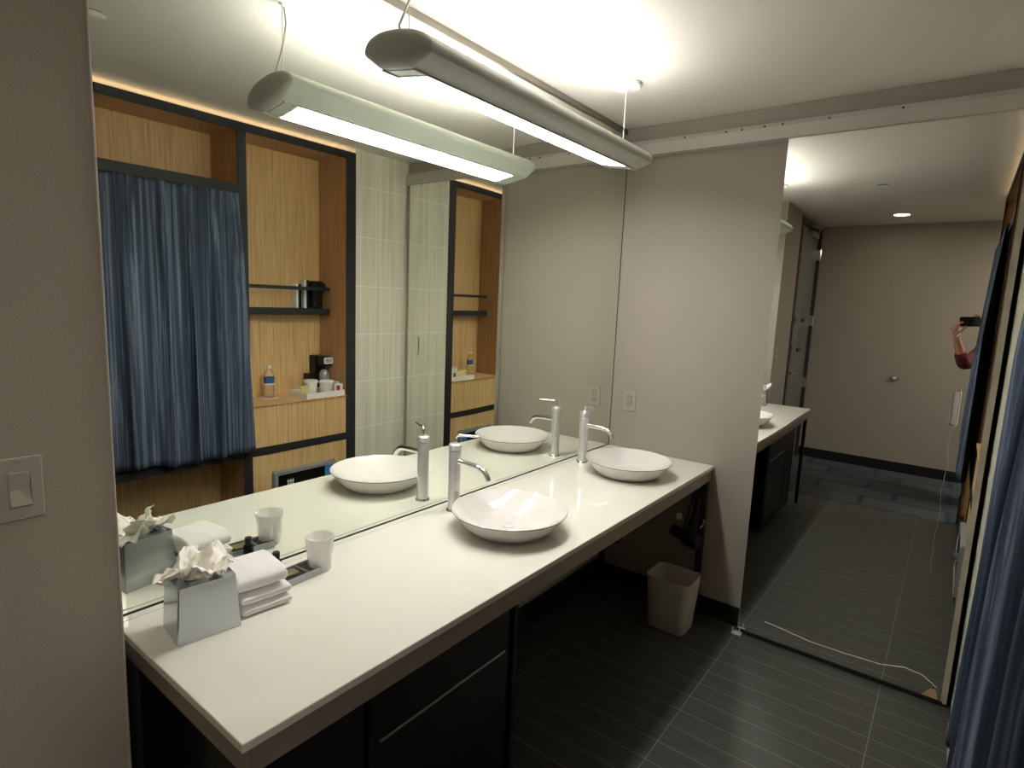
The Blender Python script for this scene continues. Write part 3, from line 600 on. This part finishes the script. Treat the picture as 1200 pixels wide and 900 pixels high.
# things on the book shelf
def book(y0, y1, z1, x0, lab):
    t = thing('binder', lab, 'binder', ((x0+1.945)/2, (y0+y1)/2, 1.478), group='binders on the closet shelf')
    q = MB().box(x0, x0+0.003, y0+0.0165, y1, 1.4785, z1); q.box(x0+0.003, 1.945, y1-0.003, y1, 1.4785, z1)
    obj('spine', q, 'book_dark', t); q = MB().box(x0, 1.945, y0, y0+0.003, 1.4785, z1); q.box(x0, x0+0.003, y0+0.003, y0+0.0163, 1.4785, z1); obj('white_side', q, 'page_white', t)
    obj('pages', MB().box(x0+0.004, 1.941, y0+0.0035, y1-0.0035, 1.4795, z1-0.006), 'page_white', t)
book(1.690, 1.728, 1.632, 1.893, 'shorter white sided binder with black spine on the shelf')
book(1.748, 1.782, 1.660, 1.893, 'taller white sided binder with black spine, beside the black speaker')
t = thing('speaker_dock', 'black bedside speaker box on the narrow closet shelf', 'speaker', (1.897, 1.84, 1.478))
obj('speaker_box', MB().box(1.856, 1.942, 1.785, 1.862, 1.4785, 1.655), 'black_plastic', t, bevel=0.004)
q = MB(); q.rings([[(x, 1.8625, 1.57), (x, 1.885, 1.60), (x, 1.894, 1.62), (x, 1.88, 1.64), (x, 1.8625, 1.65)] for x in (1.858, 1.936)]); obj('side_cradle', q, 'black_plastic', t, bevel=0.002)
obj('power_light', MB().cyl((1.8535, 1.800, 1.505), (1.857, 1.800, 1.505), 0.004, n=10), 'bright_chrome', t)

# coffee station
t = thing('water_bottle', 'clear plastic water bottle with blue label on the closet ledge', 'water bottle', (1.845, 1.468, 0.924))
c = (1.845, 1.468, 0.924)
obj('bottle_body', MB().lathe([(0.024, 0), (0.030, 0.004), (0.031, 0.06), (0.029, 0.065), (0.031, 0.07), (0.031, 0.125), (0.028, 0.145), (0.016, 0.172), (0.0125, 0.178), (0.0125, 0.19)], c, 32), 'clear_plastic', t, smooth=True)
obj('bottle_label', MB().lathe([(0.0318, 0.088), (0.0318, 0.128)], c, 32, False, False), 'label_blue', t, smooth=True)
obj('label_band', MB().lathe([(0.0322, 0.083), (0.0322, 0.093)], c, 32, False, False), 'label_white', t, smooth=True)
obj('bottle_cap', MB().lathe([(0.0145, 0.185), (0.0145, 0.202), (0.013, 0.204)], c, 24), 'white_plastic', t, smooth=True)
o = tag(obj('paper_coaster', MB().box(1.805, 1.885, 1.425, 1.51, 0.9212, 0.9225), 'white_card'), 'square white paper coaster under the water bottle', 'coaster')
t = thing('service_tray', 'white rectangular tray holding cups and sachets on the closet ledge', 'tray', (1.770, 1.745, 0.921))
q = MB(); tx0, tx1, ty0, ty1 = 1.662, 1.865, 1.612, 1.893
q.box(tx0, tx1, ty0, ty1, 0.9212, 0.926)
q.box(tx0, tx0+0.006, ty0, ty1, 0.926, 0.956); q.box(tx1-0.006, tx1, ty0, ty1, 0.926, 0.956); q.box(tx0+0.006, tx1-0.006, ty0, ty0+0.006, 0.926, 0.956); q.box(tx0+0.006, tx1-0.006, ty1-0.006, ty1, 0.926, 0.956)
obj('tray_shell', q, 'white_plastic', t)
for i, (x, y, lab) in enumerate(((1.810, 1.735, 'left paper cup of two on the white service tray'), (1.742, 1.806, 'right paper cup of two on the white service tray'))):
    t = thing('paper_cup', lab, 'cup', (x, y, 0.9265), group='paper cups on the service tray')
    obj('cup_wall', MB().lathe([(0.034, 0), (0.035, 0.001), (0.044, 0.078)], (x, y, 0.9265), 32), 'white_plastic', t, smooth=True)
    obj('cup_lid', MB().lathe([(0.0465, 0.074), (0.048, 0.078), (0.0465, 0.086), (0.042, 0.091), (0.036, 0.089), (0.001, 0.088)], (x, y, 0.9265), 32), 'white_plastic', t, smooth=True)
for i, (y, lab) in enumerate(((1.650, 'yellow sugar sachet standing in the service tray, nearer the bottle'), (1.668, 'yellow sugar sachet standing in the service tray, nearer the cups'))):
    o = obj('sugar_sachet', MB().box(1.73+i*0.012, 1.79+i*0.012, y, y+0.004, 0.9275, 0.992-i*0.01), 'cream_paper', None, bevel=0.001, origin=(1.76, y, 0.9275)); o.rotation_euler = (math.radians(0), 0, math.radians(68-i*16)); tag(o, lab, 'sachet', 'sugar sachets on the service tray')
t = thing('tea_packet', 'white tea packet with magenta panel beside the cups', 'tea packet', (1.70, 1.858, 0.9265))
obj('packet', MB().box(1.690, 1.760, 1.852, 1.872, 0.9268, 1.008), 'white_plastic', t, bevel=0.002); obj('printed_panel', MB().box(1.6885, 1.6900, 1.853, 1.871, 0.955, 0.99), 'magenta', t)
t = thing('tea_packet', 'wider white tea packet with magenta patch leaning at the tray end', 'tea packet', (1.70, 1.84, 0.9265), math.radians(0))
obj('packet', MB().box(1.672, 1.679, 1.822, 1.885, 0.9268, 0.998), 'white_plastic', t, bevel=0.002); obj('printed_panel', MB().box(1.6710, 1.6722, 1.835, 1.862, 0.950, 0.988), 'magenta', t)
# single cup coffee maker in the corner of the ledge
t = thing('coffee_maker', 'black single-cup coffee maker with silver control face in the closet corner', 'coffee maker', (1.91, 1.82, 0.921))
obj('machine_base', MB().box(1.872, 1.945, 1.770, 1.896, 0.9212, 1.045), 'black_plastic', t, bevel=0.004)
obj('machine_tower', MB().box(1.878, 1.945, 1.815, 1.896, 1.0455, 1.165), 'black_plastic', t, bevel=0.006)
q = MB(); q.rings([[(1.800+0.0, 1.875+a*0.0, 0) for a in (0,)]]) if False else None
q = MB().box(1.800, 1.8775, 1.828, 1.896, 1.100, 1.165); obj('brew_head', q, 'black_plastic', t, bevel=0.006)
obj('control_face', MB().rings([[(x, 1.862+a, 1.137+b) for a, b in rrect(0.066, 0.042, 0.010)] for x in (1.7995, 1.792)]), 'white_plastic', t, smooth=40)
obj('display', MB().rings([[(x, 1.862+a, 1.137+b) for a, b in rrect(0.050, 0.025, 0.004)] for x in (1.7918, 1.7905)]), 'amenity_grey', t)
obj('water_tank', MB().lathe([(0.030, 0), (0.033, 0.01), (0.033, 0.045), (0.022, 0.068), (0.01, 0.075)], (1.838, 1.858, 1.00), 28), 'amenity_grey', t, smooth=True)

# ---------------------------------------------------------------- curtain
t = thing('blue_curtain', 'blue striped pleated curtain hanging in front of the closet opening', 'curtain', (1.64, 0.45, 2.09))
g = MB()
def cf(u, v):                                                  # u along y, v from the top down
    y1 = 1.190+0.050*v; y = -0.300+(y1+0.300)*u
    s = (y+0.3)
    a = 0.006+0.022*min(1, v*1.6)
    w = math.sin(2*PI*s/0.150+1.1*math.sin(2*PI*s/0.61)+0.4*v)+0.30*math.sin(2*PI*s/0.062+1.7)*(1-0.6*v)+0.3*math.sin(2*PI*s/0.33+1)
    w = math.tanh(1.5*w)
    xc = 1.640-0.018*v-0.014*v*math.exp(-((y-0.85)/0.38)**2)
    yy = y+0.018*math.cos(2*PI*s/0.150+1.1*math.sin(2*PI*s/0.61)+0.4*v)*min(1, 2*v)*math.sin(PI*u)**0.3
    z = 2.088-(2.088-0.672)*v+0.006*math.sin(2*PI*s/0.336+2)*v+(0.014*math.sin(2*PI*s/0.72)*v)
    e = max(0.0, min(1.0, (u-0.90)/0.07)); e = e*e*(3-2*e); xx = xc-a*w; xx = xx*(1-e)+(1.630-0.028*min(1, 2.5*v))*e
    return (xx, yy, z)
g.grid(cf, 420, 34)
o = obj('curtain_cloth', g, 'curtain_blue', t, smooth=75); s = o.modifiers.new('thick', 'SOLIDIFY'); s.thickness = 0.0014
q = MB()
hy = MB().tube([(1.642, -0.30, 2.086), (1.642, 1.198, 2.086)], 0.004, 8)
obj('curtain_rod', hy, 'black_frame', t, smooth=True)

# ---------------------------------------------------------------- photographer with phone
def skin_mesh(name, verts, edges, radii, m, root=0, sub=2):
    me = bpy.data.meshes.new(name); me.from_pydata([tuple(v) for v in verts], edges, []); me.materials.append(MATS[m])
    o = bpy.data.objects.new(name, me); COL.objects.link(o)
    sk = o.modifiers.new('skin', 'SKIN'); sk.use_smooth_shade = True
    for i, r in enumerate(radii):
        sv = me.skin_vertices[0].data[i]; sv.radius = (r, r) if not isinstance(r, tuple) else r; sv.use_root = (i == root)
    ss = o.modifiers.new('sub', 'SUBSURF'); ss.levels = sub; ss.render_levels = sub
    return o
F = Vector((-0.605, 0.796, 0)); Rr = Vector((0.796, 0.605, 0)); U = Vector((0, 0, 1))
hip = Vector((1.865, -0.985, 0.93)); 
def P(r, f, z): return Vector((hip.x, hip.y, 0))+Rr*r+F*f+U*z
V = []; E_ = []; RD = []
def nv(p, r, par=None):
    V.append(Vector(p)); RD.append(r)
    if par is not None: E_.append((par, len(V)-1))
    return len(V)-1
pel = nv(P(0, 0, 0.95), 0.135)
wst = nv(P(0, 0.01, 1.08), 0.115, pel); ch = nv(P(0, 0.0, 1.27), 0.125, wst); nk0 = nv(P(0, 0.0, 1.40), 0.07, ch); nk = nv(P(0, 0.015, 1.47), 0.052, nk0)
hd1 = nv(P(0, 0.03, 1.545), 0.066, nk); hd2 = nv(P(0, 0.035, 1.61), 0.082, hd1); hd3 = nv(P(0, 0.025, 1.67), 0.078, hd2); hd4 = nv(P(0, 0.02, 1.705), 0.045, hd3)
nose = nv(P(0, 0.125, 1.595), 0.010, hd2)
def hand(wr, pd, side, hold, par):
    # wr: wrist point, pd: palm direction, side: direction from little finger to index, hold: curl direction
    pd = pd.normalized(); side = side.normalized(); hold = hold.normalized()
    palm = nv(wr+pd*0.045, (0.024), par); kn = nv(wr+pd*0.075, 0.022, palm)
    for i, ln in enumerate((0.040, 0.046, 0.043, 0.034)):
        b = wr+pd*0.088+side*(0.030-0.020*i)
        a0 = nv(b, 0.0085, kn); a1 = nv(b+pd*ln*0.7+hold*ln*0.35, 0.0080, a0); nv(b+pd*ln*0.8+hold*ln*1.0, 0.0072, a1)
    th0 = nv(wr+pd*0.035+side*0.034, 0.011, palm); th1 = nv(wr+pd*0.055+side*0.056+hold*0.01, 0.0095, th0); nv(wr+pd*0.075+side*0.062+hold*0.030, 0.008, th1)
elL, wrL = Vector((1.560, -0.640, 1.215)), Vector((1.488, -0.505, 1.432))
elR, wrR = Vector((1.855, -0.560, 1.225)), Vector((1.690, -0.435, 1.505))
for s, el, wr in ((-1, elL, wrL), (1, elR, wrR)):
    sh = nv(P(0.175*s, 0.0, 1.385), 0.058, nk0 if s else 0); 
    ua = nv((V[sh]+el)/2, 0.046, sh); e = nv(el, 0.040, ua); fa = nv((el*0.45+wr*0.55), 0.036, e); w = nv(wr, 0.025, fa)
    if s < 0: hand(wr, Vector((-0.25, 0.25, 1)), Vector((0.5, 0.45, 0.35)), Vector((0.75, 0.25, 0.05)), w)
    else: hand(wr, Vector((-0.55, 0.20, 0.55)), Vector((0.1, 0.1, 1)), Vector((-0.7, -0.35, 0.1)), w)
for s in (-1, 1):
    h = nv(P(0.095*s, 0, 0.88), 0.098, pel); k = nv(P(0.11*s, 0.015, 0.50), 0.062, h); c_ = nv(P(0.115*s, -0.01, 0.33), 0.056, k); a = nv(P(0.12*s, -0.02, 0.095), 0.040, c_); nv(P(0.135*s, 0.11, 0.048), 0.034, a)
person = skin_mesh('person', V, E_, RD, 'skin'); tag(person, 'person in grey shirt with maroon sleeves holding up a phone by the closet end', 'person')
def cloth(name, pts, rad, m, edges=None):
    e = edges or [(i, i+1) for i in range(len(pts)-1)]
    o = skin_mesh(name, pts, e, rad, m, 0, 2); o.parent = person; return o
cloth('shirt', [P(0, 0, 0.90), P(0, 0.01, 1.08), P(0, 0, 1.27), P(0, 0, 1.395)], [0.150, 0.137, 0.148, 0.092], 'shirt_grey')
for s, el, wr in ((-1, elL, wrL), (1, elR, wrR)):
    sh = P(0.175*s, 0.0, 1.385); cloth('sleeve', [P(0.12*s, 0, 1.375), sh, (sh+el)/2, el, el*0.42+wr*0.58], [0.075, 0.074, 0.060, 0.052, 0.045], 'maroon_cloth')
    if s < 0:
        d = (wr-el).normalized(); p0 = el*0.2+wr*0.8; cloth('wrist_watch', [p0-d*0.012, p0+d*0.012], [0.031, 0.031], 'bottle_dark')
cloth('trousers', [P(0, 0, 0.97), P(0.10, 0, 0.86), P(0.11, 0.015, 0.50), P(0.12, -0.02, 0.12), P(-0.10, 0, 0.86), P(-0.11, 0.015, 0.50), P(-0.12, -0.02, 0.12)],
      [0.150, 0.115, 0.080, 0.066, 0.115, 0.080, 0.066], 'jeans', [(0, 1), (1, 2), (2, 3), (0, 4), (4, 5), (5, 6)])
for s in (-1, 1): cloth('shoe', [P(0.12*s, -0.055, 0.052), P(0.125*s, 0.03, 0.055), P(0.135*s, 0.135, 0.045)], [0.047, 0.048, 0.038], 'shoe')
cloth('hair', [P(0, -0.035, 1.60), P(0, -0.01, 1.67), P(0, 0.03, 1.712)], [0.080, 0.090, 0.060], 'hair')
for s in (-1, 1): cloth('ear', [P(0.083*s, 0.02, 1.575), P(0.088*s, 0.015, 1.61)], [0.012, 0.016], 'skin')
for s in (-1, 1):
    c = P(0.031*s, 0.108, 1.622); e = obj('eye', MB().lathe([(0.0005, -0.011), (0.008, -0.008), (0.011, 0), (0.008, 0.008), (0.0005, 0.011)], tuple(c), 16), 'book_dark', None, smooth=True); e.parent = person
m_ = obj('mouth', MB().tube([P(-0.022, 0.105, 1.548), P(0, 0.112, 1.546), P(0.022, 0.105, 1.548)], 0.004, 8), 'maroon_cloth', None, smooth=True); m_.parent = person

# phone just behind the lens position, its back camera facing the room
t = thing('smartphone', 'black smartphone held up sideways in both hands by the photographer', 'phone', tuple(CAM - fw*0.010))
n_ = -fw; pc = CAM+n_*0.0085+rt*0.056-upv*0.022
R = []
for d, sc in ((-0.0035, 0.97), (-0.0025, 1.0), (0.0035, 1.0), (0.0045, 0.97)):
    R.append([pc+n_*d+rt*a*sc+upv*b*sc for a, b in rrect(0.156, 0.075, 0.009)])
obj('phone_body', MB().rings(R), 'phone_black', t, smooth=40)
obj('phone_screen', MB().rings([[pc+n_*d+rt*a+upv*b for a, b in rrect(0.147, 0.067, 0.006)] for d in (0.0046, 0.0050)]), 'screen', t)
for dx in (0.018, 0.036): obj('lens', MB().cyl(CAM+n_*0.006+rt*dx, CAM+n_*0.004+rt*dx, 0.006, n=16), 'screen', t)
t = tag(obj('key_card', MB().rings([[Vector((1.492, -0.478, 1.482))+Rr*a+U*b+Vector((0.35*b, 0, 0))+F*d for a, b in rrect(0.045, 0.070, 0.004)] for d in (-0.0004, 0.0004)]), 'white_card'), 'white key card held against the phone in the left hand', 'card')
